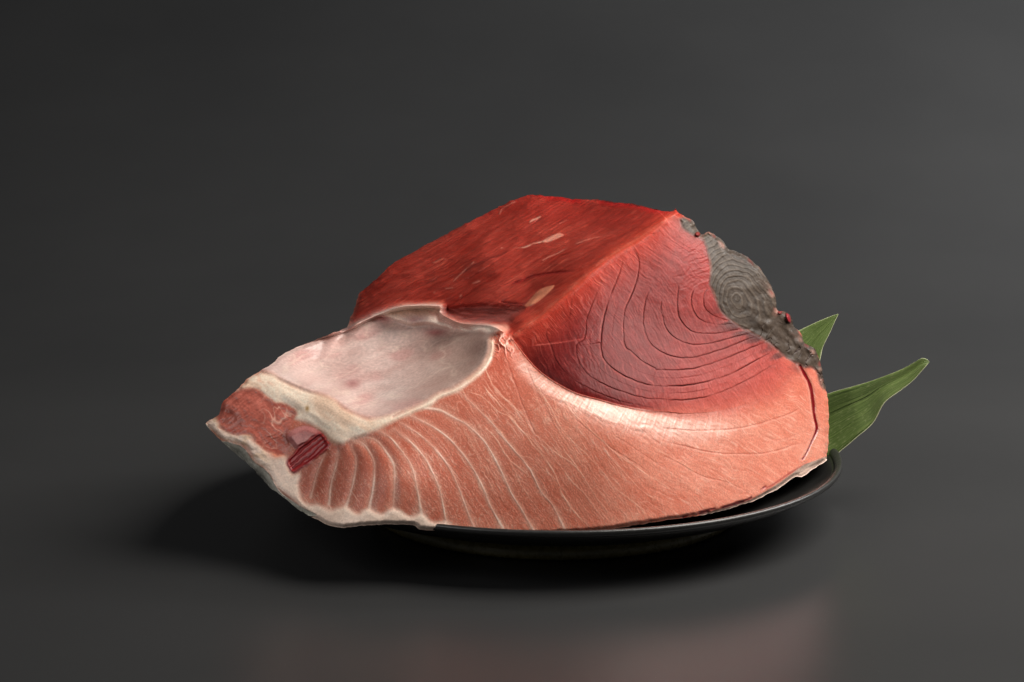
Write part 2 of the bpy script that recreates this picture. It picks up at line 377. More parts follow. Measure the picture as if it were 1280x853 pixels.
RINGS = [  # dark grooves between the flakes of the red muscle, from the grey muscle outwards
    t3((285, 455), (256, 510), (260, 570), (300, 612), (362, 637), (400, 645)),
    t3((205, 465), (188, 530), (205, 600), (260, 650), (340, 664), (425, 657)),
    t3((125, 440), (114, 560), (135, 645), (190, 698), (270, 712), (360, 704), (470, 684)),
    t2((885, 568), (880, 660)) + t3((35, 615), (60, 690), (120, 745), (200, 770), (290, 763), (400, 735), (525, 703)),
    t2((832, 522), (800, 600), (785, 690), (800, 780), (845, 848)) + t4((80, 190), (180, 201), (300, 172), (420, 130), (535, 84)),
    t2((715, 308), (762, 378), (758, 470), (720, 580), (690, 650), (680, 760), (690, 845)) + t5((800, 160), (870, 222), (940, 256)) + t4((0, 262), (120, 267), (250, 246), (400, 192), (520, 142), (600, 114)),
    t2((682, 362), (660, 450), (610, 580), (570, 720), (560, 830)) + t5((642, 120), (662, 205), (730, 272), (850, 332), (940, 349)) + t4((130, 351), (280, 326), (420, 276), (540, 212), (642, 155)),
    t2((560, 500), (530, 580), (490, 680), (472, 800)) + t5((518, 130), (522, 205), (560, 272), (640, 332), (760, 382), (880, 416)) + t4((0, 421), (120, 426), (260, 411), (400, 361), (520, 301), (620, 241), (695, 204)),
    t2((430, 540), (405, 600), (385, 700)) + t5((360, 60), (385, 150), (412, 222), (480, 302), (600, 374), (740, 428), (860, 455), (950, 470)),
]
RINGW = [0.8, 0.85, 0.85, 0.9, 0.95, 1.0, 1.0, 0.8, 0.8]
RINGS_S = [0.8, 0.9, 0.9, 1.0, 1.0, 1.1, 1.2, 0.8, 0.45]

# ---- base depth (world y, metres) of each cut face
F_CTRL = [(423, 659, -.165), (520, 662, -.168), (620, 667, -.166), (714, 666, -.160), (819, 652, -.140), (910, 636, -.108), (980, 606, -.070), (1033, 574, -.030),
          (1036, 531, -.018), (1031, 482, -.008), (1022, 445, -.003), (992, 408, -.006), (971, 380, -.010), (955, 343, -.006), (921, 314, -.006), (887, 290, -.008), (853, 270, -.012),
          (500, 600, -.158), (700, 590, -.152), (850, 560, -.112), (950, 500, -.058), (760, 520, -.132), (700, 450, -.108), (640, 430, -.088), (800, 400, -.072), (850, 330, -.040),
          (900, 400, -.042), (750, 360, -.064), (600, 500, -.122), (560, 570, -.146), (465, 540, -.130), (400, 560, -.124), (360, 590, -.124), (330, 550, -.112), (300, 515, -.098), (262, 530, -.094),
          (380, 620, -.138), (600, 465, -.104), (540, 510, -.122), (800, 296, -.030), (680, 400, -.078), (370, 510, -.100), (320, 475, -.080), (420, 530, -.118)]
fF = rbf(F_CTRL)
DF = fF(U, V)
rp = np.array(RIDGE); rv = fF(rp[:, 0], rp[:, 1])
T_CTRL = [(a[0], a[1], float(z)) for a, z in zip(rp, rv)] + [(665, 244, .105), (600, 270, .110), (524, 311, .108), (465, 353, .098), (438, 400, .082), (723, 249, .085), (770, 252, .050), (815, 260, .012),
          (700, 272, .066), (760, 288, .010), (630, 300, .062), (550, 335, .070), (620, 340, .020), (690, 325, .002), (550, 380, .030), (500, 385, .052), (620, 395, -.030), (580, 360, .030), (660, 365, -.020)]
DT = rbf(T_CTRL)(U, V)
front = t6((778, 210), (760, 300), (660, 408), (500, 490), (340, 572), (180, 618), (60, 595)) + t7((820, 335), (650, 235), (430, 152), (330, 105))
fr = np.array(front); fv = fF(fr[:, 0], fr[:, 1])
M_CTRL = [(a[0], a[1], float(z)) for a, z in zip(fr, fv)] + [(344, 452, -.050), (395, 424, -.012), (430, 412, .006), (440, 402, .010), (500, 388, .014), (550, 390, .002), (600, 405, -.040),
          (450, 455, -.030), (520, 445, -.028), (560, 437, -.042), (400, 478, -.056), (470, 498, -.078), (590, 440, -.066), (510, 480, -.070), (380, 465, -.045)]
DM = rbf(M_CTRL)(U, V)
dFr, _, _ = cdist(spline(front), 36.0); DM = DM + (DF - DM) * np.exp(-(dFr / 11) ** 2)

sdT = sdist(T_POLY); sdM = sdist(M_POLY); sdFold = sdist(FOLD); sdW = sdist(WHITE); sdTip = sdist(TIP); sdEye = sdist(RIBEYE); sdRib = sdist(RIB)
sdG = sdist(GREY); sdR = sdist(RED_POLY); sdFat = sdist(FATLOW); sdSk = sdist(SKIN); sdSk2 = sdist(SKIN2)
dL, tL, sL = cdist(spline(LEDGE), 60.0); dCr, tCr, sCr = cdist(spline(CRACK), 20.0); dRg, _, _ = cdist(spline(RIDGE), 24.0)

mT = ss(-3, 3, sdT) * ss(8, 16, dRg) + ss(-8, 8, sdT) * (1 - ss(8, 16, dRg))
sdTc = sdT + np.where(dRg < 20, 2.2 * noise(13, 13, 0, 201) + 1.2 * noise(5, 5, 0, 202), 0)
mTc = ss(-3.5, 3.5, sdT) * ss(8, 18, dRg) + ss(-7, 7, sdTc) * (1 - ss(8, 18, dRg)); mM = ss(-7, 6, sdM); mW = ss(-4, 4, sdW); mTip = ss(-4, 4, sdTip + 1.5 * noise(6, 6, 0, 204)); mG = ss(-2.5, 2.5, sdG + 1.4 * noise(7, 7, 0, 203)); wRb = 2.0 + 20 * ss(.42, .75, tL) * ss(.02, .2, tL)
sdRb = sdR + 3 * noise(20, 12, 0, 19) * ss(.45, .7, tL)
mR = ss(-wRb, wRb, np.where(dL < 25, sdRb, sdR * 3)) * (1 - mG) * (1 - mT)
mFat = ss(-5, 5, sdFat + 1.5 * noise(9, 9, 0, 20)); mFold = ss(-3, 4, sdFold); mEye = ss(-1.5, 1.5, sdEye); mRib = ss(-2.5, 2.0, sdRib + 1.2 * noise(5, 5, 0, 205)); mSk = ss(-1.0, 1.0, sdSk); mSk2 = ss(-1, 1, sdSk2)

D = DF * (1 - mT) + DT * mT
D = D * (1 - mM) + DM * mM
H = np.zeros_like(D)               # relief towards the viewer, metres

# colour in sRGB 0..255
def lay(C, m, c):
    c = np.asarray(c, np.float32)
    return C + (c - C) * m[..., None]
big = fbm(60, 40, 20, 11, 3); med = fbm(16, 10, 30, 12, 3); fine = noise(1.6, 1.6, 0, 13); fine2 = noise(1.1, 1.1, 33, 14)
WU = U + 5 * noise(30, 30, 0, 15) + 1.6 * noise(9, 9, 0, 17); WV = V + 5 * noise(30, 30, 0, 16) + 1.6 * noise(9, 9, 0, 18)

# --- belly
C = np.zeros(U.shape + (3,), np.float32); C[:] = (209, 121, 98)
C = lay(C, 1 - ss(420, 680, U + 0.5 * (V - 560)), (184, 99, 79))
C = lay(C, ss(700, 960, U) * 0.8, (216, 128, 106))
C = lay(C, (1 - ss(425, 540, V)) * ss(560, 640, U) * 0.7, (198, 88, 68))
fib = noise(26, 1.9, 55, 21, WU, WV) * 0.6 + noise(14, 1.2, 52, 22, WU, WV) * 0.4
fibR = noise(22, 2.0, 30, 23, WU, WV) * 0.6 + noise(10, 1.2, 20, 24, WU, WV) * 0.4
wr = ss(720, 860, U)
fibb = fib * (1 - wr) + fibR * wr
spk = np.clip(noise(2.3, 1.2, 66, 25, WU, WV) * 0.9 + noise(1.2, 0.9, 20, 26) * 0.6 + .35 * noise(14, 10, 40, 30), -1, 1)
leftm = 1 - ss(560, 800, U)
C += (fibb * 9)[..., None] * np.array([.7, 1.1, 1.1]) + (np.clip(spk, 0, 1) ** 1.5 * 38 * (0.35 + 0.65 * leftm))[..., None] * np.array([.55, 1, 1])
C += (big * 14 + med * 9)[..., None] * np.array([.6, 1, 1])
belly_m = (1 - mR) * (1 - mG)
H += 0.00004 * fibb + 0.00003 * spk + 0.00022 * med * wr
wobf = noise(6, 6, 0, 29)
# pale fatty tissue below the ledge, its wet sheen painted into the colour
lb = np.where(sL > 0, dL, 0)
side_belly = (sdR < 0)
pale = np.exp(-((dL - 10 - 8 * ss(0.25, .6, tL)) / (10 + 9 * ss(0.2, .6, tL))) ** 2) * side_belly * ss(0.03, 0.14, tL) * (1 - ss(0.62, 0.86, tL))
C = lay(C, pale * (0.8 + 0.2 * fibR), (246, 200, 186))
lipm = ss(0.0, 0.10, tL) * (1 - ss(0.35, 0.75, tL))
H -= 0.0022 * (1 - ss(-2, 26, dL)) ** 1.5 * side_belly * lipm
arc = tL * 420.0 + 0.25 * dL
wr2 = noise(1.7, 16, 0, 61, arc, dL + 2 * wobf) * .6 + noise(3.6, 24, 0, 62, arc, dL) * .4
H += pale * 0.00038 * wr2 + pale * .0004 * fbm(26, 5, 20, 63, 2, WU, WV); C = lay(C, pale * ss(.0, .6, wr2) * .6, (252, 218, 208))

line_id = np.full(U.shape, -1, np.int16); allw = np.zeros_like(D)
wob = 1.0 * noise(14, 14, 0, 27) + 0.5 * noise(5, 5, 0, 28)
for k, (p, w, s) in enumerate(LINES):
    d, t, sg = cdist(spline(p), 14.0)
    ww = w * (1.0 + 0.35 * noise(10, 10, 0, 100 + k)) * (0.8 + 1.1 * ss(0.86, 1.0, t) + (0.9 * (1 - ss(0, .25, t)) if k == 9 else 0.25 * (1 - ss(0, .2, t))))
    g = np.exp(-(d / ww) ** 2) * s * np.clip(.82 + .35 * noise(16, 16, 0, 160 + k), .3, 1) * (.45 + .55 * ss(0, .22, t) if k not in (9,) else 1)
    halo = np.exp(-(d / (ww * 3.2)) ** 2) * s * 0.34
    C = lay(C, np.clip(np.maximum(g, halo), 0, 1) * (1 - mR), (250, 220, 202))
    H += 0.00014 * g - 0.00006 * np.exp(-((d - 3.2 * w) / (1.8 * w)) ** 2) * (0.9 if k < 5 else 0.45)
    if k < 5: H += -0.0008 * np.exp(-(d / 5) ** 2)
    line_id[(d < ww * 0.95)] = k
    allw = np.maximum(allw, g)
for k, (p, w, s) in enumerate(FAINT):
    q = spline(p); d, t, sg = cdist(q + 0, 8.0)
    d = np.abs(d * sg + 0.9 * wob)
    g = np.exp(-(d / w) ** 2) * s * 1.3 * ss(0, .08, t) * (1 - ss(.9, 1, t)) * (0.75 + 0.5 * noise(12, 12, 0, 140 + k))
    C = lay(C, np.clip(g, 0, 1) * (1 - mR), (246, 200, 176)); H += 0.00010 * g
# short branching fat strands in the middle
strk = np.clip(noise(20, .95, 55, 64, U + 3 * wobf * .4, V) - .3, 0, 1) * ss(-.5, .4, noise(30, 24, 30, 65)); strk = strk * (1 - wr) + np.clip(noise(14, .95, 28, 66, WU, WV) - .4, 0, 1) * wr
C = lay(C, np.clip(strk * .8, 0, .5) * (1 - mR), (250, 208, 190)); H += .00004 * strk
vein = np.abs(fbm(90, 6, 55, 71, 2, U + 4 * wobf * .5, V)); vmask = ss(540, 600, U + (V - 560) * -0.3) * (1 - ss(740, 800, U - (V - 560) * 0.6)) * ss(440, 470, V)
vv = np.exp(-(vein / 0.055) ** 2) * vmask * ss(-0.2, 0.5, noise(30, 18, 50, 72))
C = lay(C, vv * 0.36 * (1 - mR), (246, 196, 172)); H += 0.00006 * vv
for p, w, s in BGROOVE:
    d, t, sg = cdist(spline(p), 14.0); d2 = np.abs(d * sg + 0.8 * wob)
    g = np.exp(-(d2 / w) ** 2) * s * ss(0, .1, t) * (1 - ss(.88, 1, t))
    H += -0.00022 * g + 0.00014 * s * np.exp(-np.abs(d) / 7) * (.5 - sg * 0.5) * (1 - ss(.88, 1, t)) * ss(0, .1, t)
    C = lay(C, g * 0.34, (190, 100, 82)); C = lay(C, np.exp(-((d * sg + .8 * wob - 2) / 1.2) ** 2) * s * .3 * ss(0, .1, t) * (1 - ss(.88, 1, t)), (246, 190, 172))
d, t, sg = cdist(spline(CUTLINE), 14.0); d2 = d * sg + 1.2 * wob
H += 0.00012 * np.exp(-np.abs(d2) / 7) * (d2 < 0) * ss(0, .1, t) * (1 - ss(.9, 1, t)) * (d < 14)
C = lay(C, 0.35 * np.exp(-(d2 / 1.3) ** 2) * ss(-.2, .4, noise(9, 9, 0, 73)), (244, 190, 168))
# corner knot at the cavity edge: frayed fat
kn = np.exp(-(((U - 628) / 15) ** 2 + ((V - 428) / 15) ** 2)) * (1 - mM) * (sdR < 2)
kw = np.abs(fbm(9, 9, 0, 74, 2, WU, WV)); C = lay(C, kn * np.exp(-(kw / .12) ** 2) * .9, (250, 214, 196)); H += kn * (0.0018 * np.exp(-(kw / .16) ** 2) + 0.0012 * fbm(8, 8, 0, 75, 2))

# --- red muscle
CR = np.zeros_like(C); CR[:] = (150, 64, 60)
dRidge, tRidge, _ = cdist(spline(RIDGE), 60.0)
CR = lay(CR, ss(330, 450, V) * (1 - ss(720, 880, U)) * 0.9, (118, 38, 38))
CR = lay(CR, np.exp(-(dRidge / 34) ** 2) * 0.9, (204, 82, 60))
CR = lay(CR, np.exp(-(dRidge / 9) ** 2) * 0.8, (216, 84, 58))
CR = lay(CR, ss(790, 900, U) * (1 - ss(330, 420, V)) * 0.8, (190, 98, 92))
CR = lay(CR, ss(800, 960, U + (V - 470) * 0.8) * ss(385, 470, V) * 0.85, (206, 108, 94))
CR = lay(CR, np.exp(-(np.where(side_belly, 0, dL) / 26) ** 2) * ss(.40, .66, tL) * 0.75, (214, 118, 100))
hat = noise(15, 1.7, 62, 31, WU, WV) * 0.65 + noise(7, 1.1, 66, 32, WU, WV) * 0.35
hat2 = noise(18, 1.8, 42, 33, WU, WV)
htop = 1 - ss(330, 400, V); hh = hat * (1 - htop) + hat2 * htop
CR += (hh * 17 + big * 7 + med * 4)[..., None] * np.array([1.0, .8, .8])
HR = 0.00009 * hh + 0.0002 * med + 0.0006 * big
streak = np.clip(noise(11, 0.9, 60, 34, WU, WV) - 0.45, 0, 1) * 2
CR = lay(CR, np.clip(streak, 0, 1) * 0.55 * ss(-0.5, .3, noise(40, 30, 0, 35)), (222, 140, 128))
def resam(p, n=40):
    q = spline(p, 1.0); l = np.concatenate([[0], np.cumsum(np.hypot(*np.diff(q, axis=0).T))]); t_ = np.linspace(0, l[-1], n)
    return np.stack([np.interp(t_, l, q[:, 0]), np.interp(t_, l, q[:, 1])], 1)
MID = [(.5 * resam(RINGS[k]) + .5 * resam(RINGS[k + 1]))[6:-2] for k in (2, 4, 5, 6, 7)]
RSET = [(spline(p), w, s) for p, w, s in zip(RINGS, RINGW, RINGS_S)] + [(m, .7, .25) for m in MID[2:4]]
for p, w, s in RSET:
    d, t, sg = cdist(p, 26.0); ds = d * sg + 0.45 * noise(7, 7, 0, 36) + 0.25 * wob
    fade = ss(0, .10, t) * (1 - ss(.93, 1, t)) * np.clip(0.68 + 0.5 * noise(34, 34, 0, 37) + .3 * noise(9, 9, 0, 53), .12, 1.1)
    g = np.exp(-(ds / w) ** 2) * s * fade
    HR += -0.00018 * g + 0.00046 * s * fade * np.exp(-np.abs(ds) / 13.0) * np.where(ds < 0, 1.0, -0.3)
    CR = lay(CR, g * 0.6, (88, 22, 24))
    CR = lay(CR, np.exp(-((ds - 2.0) / 1.0) ** 2) * s * fade * 0.45, (224, 136, 122))  # highlight along the flake edge, painted as a light line
d, t, sg = cdist(spline(t5((300, 135), (420, 122), (560, 100), (640, 90))), 12)
g = np.exp(-(d / 1.2) ** 2) * (1 - ss(.7, 1, t)); CR = lay(CR, g * .6 * (1 - t), (230, 150, 134)); HR += 0.0008 * np.exp(-d / 5) * (sg > 0) * (1 - t)
# bluish grey bruise where the flakes meet the grey muscle
gd = np.where(sdG < 0, -sdG, 0)
br = np.exp(-(gd / 15) ** 2) * ss(370, 400, V) * (1 - ss(455, 475, V)) * ss(-.2, .5, noise(20, 6, -20, 38))
CR = lay(CR, br * .8, (80, 58, 56))
CR = lay(CR, np.exp(-(gd / 12) ** 2) * (1 - ss(300, 330, V)) * .5, (176, 128, 122))
fl2 = fbm(10, 2.2, -25, 39, 2, WU, WV)
upper = ss(830, 870, U) * (1 - ss(345, 375, V)); HR += upper * 0.00035 * fl2
rh = np.clip(noise(9, 0.9, 48, 54, WU, WV) - .25, 0, 1) * np.exp(-((dRidge - 17) / 12) ** 2) * (1 - ss(780, 850, U))
CR = lay(CR, np.clip(rh * 1.1, 0, .7), (236, 140, 116)); HR += .0003 * rh
CR *= np.array([.84, .66, .66], np.float32)
C = C * (1 - mR[..., None]) + CR * mR[..., None]; H = H * (1 - mR) + HR * mR
H -= (0.0018 + .0022 * np.exp(-dL / 10)) * np.exp(-dL / 34) * (1 - ss(30, 56, dL)) * (sdR > 0) * ss(0, .08, tL) * (1 - ss(.3, .6, tL))

# --- grey muscle
cx, cy = t3((430, 525))[0]
ax = (U - cx) * 0.50 + (V - cy) * 0.87; bx = -(U - cx) * 0.87 + (V - cy) * 0.50
rad = np.hypot(ax / (1.25 + .25 * (ax > 0)), bx * (1 + .2 * (bx > 0))) - 0.22 * ax + 4.0 * noise(22, 22, 0, 41) + 1.2 * noise(6, 6, 0, 42)
ph = (np.maximum(rad, 0) + 3) ** 1.08 / 10.5
saw = ph - np.floor(ph)
gl = np.exp(-((saw - 0.5) / 0.16) ** 2)
main = 1 - ss(392, 402, V + (U - 960) * 0.55)
CG = np.zeros_like(C); CG[:] = (70, 58, 49)
CG += (big * 10 + med * 9 + fine * 4 + noise(20, 3, 60, 43) * 6)[..., None]
CG = lay(CG, gl * main * .5 * (.6 + .6 * noise(18, 18, 0, 40)), (50, 43, 38)); CG = lay(CG, np.exp(-((saw - .85) / .14) ** 2) * main * .45, (112, 101, 91))
HG = main * (-0.0002 * gl * (.6 + .5 * noise(18, 18, 0, 40)) + 0.00014 * saw) + 0.0006 * med
blk = np.abs(fbm(16, 9, -60, 44, 2, WU, WV)); bl = np.exp(-(blk / .035) ** 2) * (1 - main) * ss(-.4, .4, noise(14, 14, 0, 50))
CG = lay(CG, bl * .7, (60, 42, 40)); HG -= 0.0008 * bl; HG += (1 - main) * 0.0016 * fbm(14, 8, 60, 45, 2)
CG = lay(CG, ss(-.1, .6, fbm(26, 12, 55, 206, 2)) * .5, (46, 37, 31))
CG = lay(CG, ss(.25, .8, noise(11, 7, 50, 46)) * (1 - ss(0, 12, sdO)) * .8, (176, 128, 116))
CG = lay(CG, ss(.2, .7, noise(9, 5, 50, 47)) * (1 - ss(0, 6, sdO)) * .7, (120, 44, 38))
rg = (1 - ss(0, 9, sdO)); HG += rg * 0.0016 * fbm(9, 5, 50, 48, 3)
C = C * (1 - mG[..., None]) + CG * mG[..., None]; H = H * (1 - mG) + HG * mG
eg = np.exp(-(sdG / 1.6) ** 2) * (sdO > 4); H -= 0.0005 * eg * (0.6 + .4 * noise(8, 8, 0, 49)); C = lay(C, eg * .5, (72, 48, 46))
# blood-red tab and beads on the dark edge
for (x, y, rx, ry, an, col, h) in [(705, 630, 13, 34, -18, (140, 40, 46), .004), (222, 183, 16, 14, 0, (120, 34, 28), .003), (660, 600, 14, 12, 0, (110, 34, 32), .002), (290, 180, 12, 10, 0, (130, 96, 86), .002)]:
    (px, py), = t3((x, y)); a = math.radians(an); qx = (U - px) * math.cos(a) + (V - py) * math.sin(a); qy = -(U - px) * math.sin(a) + (V - py) * math.cos(a)
    g = 1 - ss(.55, 1.05, np.hypot(qx / (rx / 4.264), qy / (ry / 4.264))); C = lay(C, g, col); H += h * g * (1 - .4 * (np.hypot(qx / (rx / 4.264), qy / (ry / 4.264))) ** 2)

# --- right flank beyond the blood crack
fl = (sCr < 0) * ss(2, 5, dCr) * ss(-2, 2, sdO) * (U > 985) * (V > 455)
wC = (2.0 + 0.6 * noise(8, 8, 0, 51)) * (1 - .55 * ss(.55, 1, tCr)) * (0.55 + .45 * ss(0, .12, tCr))
g = np.exp(-(dCr / wC) ** 2)
H -= 0.0012 * g; C = lay(C, ss(.25, .7, g), (120, 14, 22))
C = lay(C, np.exp(-((dCr * sCr - 3.4) / 1.2) ** 2) * .22 * (dCr < 12), (236, 190, 184))
# blood seam at lower right edge
d, t, sg = cdist(spline(t10((500, 293), (455, 330), (400, 362), (300, 395), (180, 425), (60, 455))), 10)
g = np.exp(-((d + .8 * wob) / 1.5) ** 2) * ss(-.6, .1, noise(9, 9, 0, 52)); C = lay(C, g * .85, (110, 18, 24)); H -= 0.001 * g
d, t, sg = cdist(spline(t10((720, 168), (620, 225), (540, 280), (500, 300))), 10)
g = np.exp(-(d / 1.2) ** 2); C = lay(C, g * .6, (150, 60, 56))

# --- top cut face
CT = np.zeros_like(C); CT[:] = (154, 53, 42)
TU = U + 3 * noise(45, 45, 0, 78); TV = V + 4 * noise(45, 45, 0, 77) + .8 * noise(9, 9, 0, 76)
fx = noise(70, 6, -31, 81, TU, TV) * .5 + noise(34, 2.6, -31, 82, TU, TV) * .35 + noise(16, 1.5, -28, 83, TU, TV) * .3
tb = fbm(70, 22, -32, 84, 3)
fx2 = noise(40, 1.2, -31, 79, TU, TV)
CT += (fx * 15 + tb * 22 + fx2 * 9)[..., None] * np.array([1, .75, .7])
CT = lay(CT, ss(.15, .6, fbm(70, 7, -32, 85, 2, TU, TV)) * .4, (132, 44, 36))
d, t, sg = cdist(spline(t1((700, 165), (850, 155)) + t2((60, 150), (220, 160), (380, 190), (560, 205), (720, 225), (800, 238))), 30)
top_strip = ss(-12, 10, np.where(d < 30, -d * sg, np.where(V < 262, 30, -30))) * ss(590, 660, U)
CT = lay(CT, top_strip * (.62 + .3 * fx), (146, 42, 34))  # shade of the upper facet turning away, painted as darker red
CT = lay(CT, (1 - ss(2, 8, sdO)) * ss(580, 640, U) * ss(-.6, .3, noise(22, 10, 10, 80)) * .85, (150, 24, 22))
CT = lay(CT, (1 - ss(0, 3, sdO)) * ss(700, 760, U) * ss(-.1, .4, noise(16, 9, 0, 86)) * .7, (78, 26, 24))
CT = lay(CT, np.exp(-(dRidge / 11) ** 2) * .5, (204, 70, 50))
lt_ = np.clip(noise(22, .9, -31, 211, TU, TV) - .42, 0, 1) * ss(-.3, .4, noise(40, 20, -30, 212)); dk_ = np.clip(noise(30, 1.0, -30, 213, TU, TV) - .45, 0, 1)
CT = lay(CT, np.clip(lt_ * .9, 0, .45), (216, 108, 84)); CT = lay(CT, np.clip(dk_ * .8, 0, .4), (104, 28, 25))
HT = 0.0003 * lt_ - .0004 * dk_ + 0.00025 * fx2 + 0.0009 * fx + 0.0026 * tb + 0.002 * top_strip + 0.002 * fbm(30, 14, -30, 87, 3)
# fold creases and torn strands on the top face
for p, w, dep, cc in [(t2((60, 525), (130, 500), (200, 470), (300, 455), (420, 445)), 1.6, .004, (120, 24, 22)),
                      (t1((560, 500), (650, 440), (720, 400), (900, 330)), 1.6, .002, (120, 40, 34)),
                      (t1((820, 610), (900, 625), (970, 615), (1040, 560)), 2.2, .004, (120, 44, 40)),
                      (t1((590, 400), (700, 320), (860, 250)), 1.4, .0012, (140, 50, 40)),
                      (t1((150, 640), (250, 570), (420, 520), (560, 440)), 1.4, .0012, (140, 50, 40)),
                      (t2((440, 430), (520, 400), (600, 350)), 1.3, .001, (150, 50, 40))]:
    d, t, sg = cdist(spline(p), 22); dd = d * sg + wob; g = np.exp(-(dd / w) ** 2) * ss(0, .15, t) * (1 - ss(.8, 1, t))
    HT += -dep * .5 * g + dep * .6 * np.exp(-np.abs(dd) / 9) * (dd > 0) * ss(0, .15, t) * (1 - ss(.8, 1, t)); CT = lay(CT, g * .75, cc)
for p, w, s in [(t2((30, 322), (90, 322), (150, 315), (200, 296), (260, 283)), 1.0, .75), (t2((160, 200), (185, 178), (235, 155)), 1.1, .8), (t2((250, 385), (330, 345), (430, 300), (530, 265), (600, 265)), .8, .5),
                (t1((585, 500), (640, 440), (690, 395)), .8, .5), (t1((480, 400), (520, 380), (560, 376)), .7, .3), (t1((830, 140), (850, 105), (910, 75)), .8, .4), (t2((340, 190), (380, 175)), .8, .5),
                (t1((690, 510), (720, 500)), 1.4, .5), (t1((480, 560), (510, 540), (580, 535)), .9, .4), (t1((620, 580), (635, 545)), .9, .5)]:
    d, t, sg = cdist(spline(p), 8); dd = np.abs(d * sg + .6 * wob); g = np.exp(-(dd / w) ** 2) * s * ss(-.5, .3, noise(8, 8, 0, 88))
    CT = lay(CT, np.clip(g, 0, 1), (232, 176, 156)); HT += .0006 * g
sl = sdist(t2((245, 285), (290, 258), (340, 240), (362, 250), (330, 270), (270, 291))); g = ss(-1, 1, sl); CT = lay(CT, g * .75, (228, 158, 138)); HT += .0008 * g
sliver = sdist(t2((150, 632), (180, 595), (215, 555), (250, 533), (312, 518), (290, 552), (235, 600), (185, 630))); g = ss(-.8, 1.2, sliver); CT = lay(CT, g * .85, (210, 136, 104)); HT += .003 * g * ss(-1, 5, sliver)
# brown torn membrane recess behind the fold
rec = sdist(t1((515, 640), (600, 630), (720, 618), (860, 628), (960, 640), (905, 690), (875, 722), (760, 722), (660, 718), (580, 695), (520, 680))); g = ss(-3, 5, rec)
CT = lay(CT, g * .85, (150, 82, 76)); CT += (g * noise(26, 1.8, 8, 89, WU, WV) * 22)[..., None]; HT += g * (-.010 + .0016 * noise(22, 2.4, 12, 90, WU, WV))
lump = np.exp(-(((U - 655) / 13) ** 2 + ((V - 405) / 9) ** 2)); HT += .004 * lump
fr2 = (1 - ss(0, 9, -sdFold + 0)) * (sdFold < 0) * ss(480, 500, U) * (1 - ss(625, 640, U)) * (V < 386); CT = lay(CT, fr2 * .5 * ss(-.2, .5, noise(14, 5, -10, 91)), (216, 120, 92)); HT += fr2 * .003 * fbm(12, 6, -10, 92, 2)
CT = lay(CT, (1 - ss(436, 446, U + (V - 395) * .3)) * .7, (196, 150, 134))
C = C * (1 - mTc[..., None]) + CT * mTc[..., None]; H = H * (1 - mT) + HT * mT

# --- belly membrane
CM = np.zeros_like(C); CM[:] = (208, 178, 170)
ms = fbm(70, 9, -22, 93, 3, WU, WV); mb = fbm(40, 24, -15, 94, 3)
CM += (ms * 22 + mb * 14)[..., None] * np.array([.7, 1, 1])
CM = lay(CM, ss(.1, .6, fbm(40, 20, -20, 95, 2)) * .4, (190, 130, 126))
CM = lay(CM, ss(480, 590, U) * ss(398, 420, V) * .5, (158, 128, 114))
CM = lay(CM, np.clip(np.exp(-(np.abs(fbm(50, 16, -35, 96, 3, WU, WV)) / .05) ** 2), 0, 1) * .4, (226, 204, 188))
CM = lay(CM, np.exp(-(((U - 441) / 9) ** 2 + ((V - 480) / 6) ** 2)) * .6, (146, 88, 88))
CM = lay(CM, np.exp(-(((U - 479) / 10) ** 2 + ((V - 396) / 5) ** 2)) * .7, (176, 78, 80))
CM = lay(CM, np.exp(-(((U - 545) / 12) ** 2 + ((V - 416) / 4) ** 2)) * .6, (156, 76, 80))
HM = .0004 * ms + .0014 * mb
C = C * (1 - mM[..., None]) + CM * mM[..., None]; H = H * (1 - mM) + HM * mM
# --- fold of fat over the back of the cavity
CFd = np.zeros_like(C); CFd[:] = (250, 232, 218)
CFd = lay(CFd, ss(.0, .5, fbm(22, 7, 20, 97, 2, WU, WV)) * .45, (216, 156, 146)); CFd = lay(CFd, ss(.35, .7, fbm(20, 10, 0, 98, 2)) * .6, (244, 226, 210)); CFd += (fine * 5)[..., None]
CFd = lay(CFd, ss(610, 632, U) * .7, (232, 132, 108))
CFd = lay(CFd, np.exp(-(((U - 520) / 14) ** 2 + ((V - 399) / 5) ** 2)) * .55, (156, 108, 112))
C = C * (1 - mFold[..., None]) + CFd * mFold[..., None]
H = H * (1 - .6 * mFold) + mFold * (.004 * np.sqrt(ss(-2, 9, sdFold)) + .003 * np.clip(-sdT / 13, 0, 1.2) + .0016 * fbm(26, 9, 18, 99, 2, WU, WV))

# --- white rim / fat band
CW = np.zeros_like(C); CW[:] = (250, 226, 204)
CW += (fbm(14, 8, 30, 101, 3) * 10 + fine * 4)[..., None] * np.array([.5, .9, 1.1])
CW = lay(CW, ss(.15, .6, fbm(30, 12, 30, 102, 2)) * .4, (232, 182, 150))
CW = lay(CW, (1 - ss(330, 350, U)) * ss(0, .5, fbm(12, 8, 20, 103, 2)) * .6, (222, 160, 136))
CW = lay(CW, np.exp(-(((U - 384) / 2.5) ** 2 + ((V - 511) / 3.5) ** 2)) * .8, (150, 110, 60))
mWl = mW * (1 - ss(-2, 1, -sdW))
C = C * (1 - mW[..., None]) + CW * mW[..., None]
wide = 1 - ss(440, 500, U)
H = H * (1 - mW) + mW * (.0016 * wide * ss(-5, 12, sdW) + .0009 * ss(-2.5, 4, sdW) * (1 - wide) + .0006 * wide * fbm(30, 14, 28, 104, 2, WU, WV) )
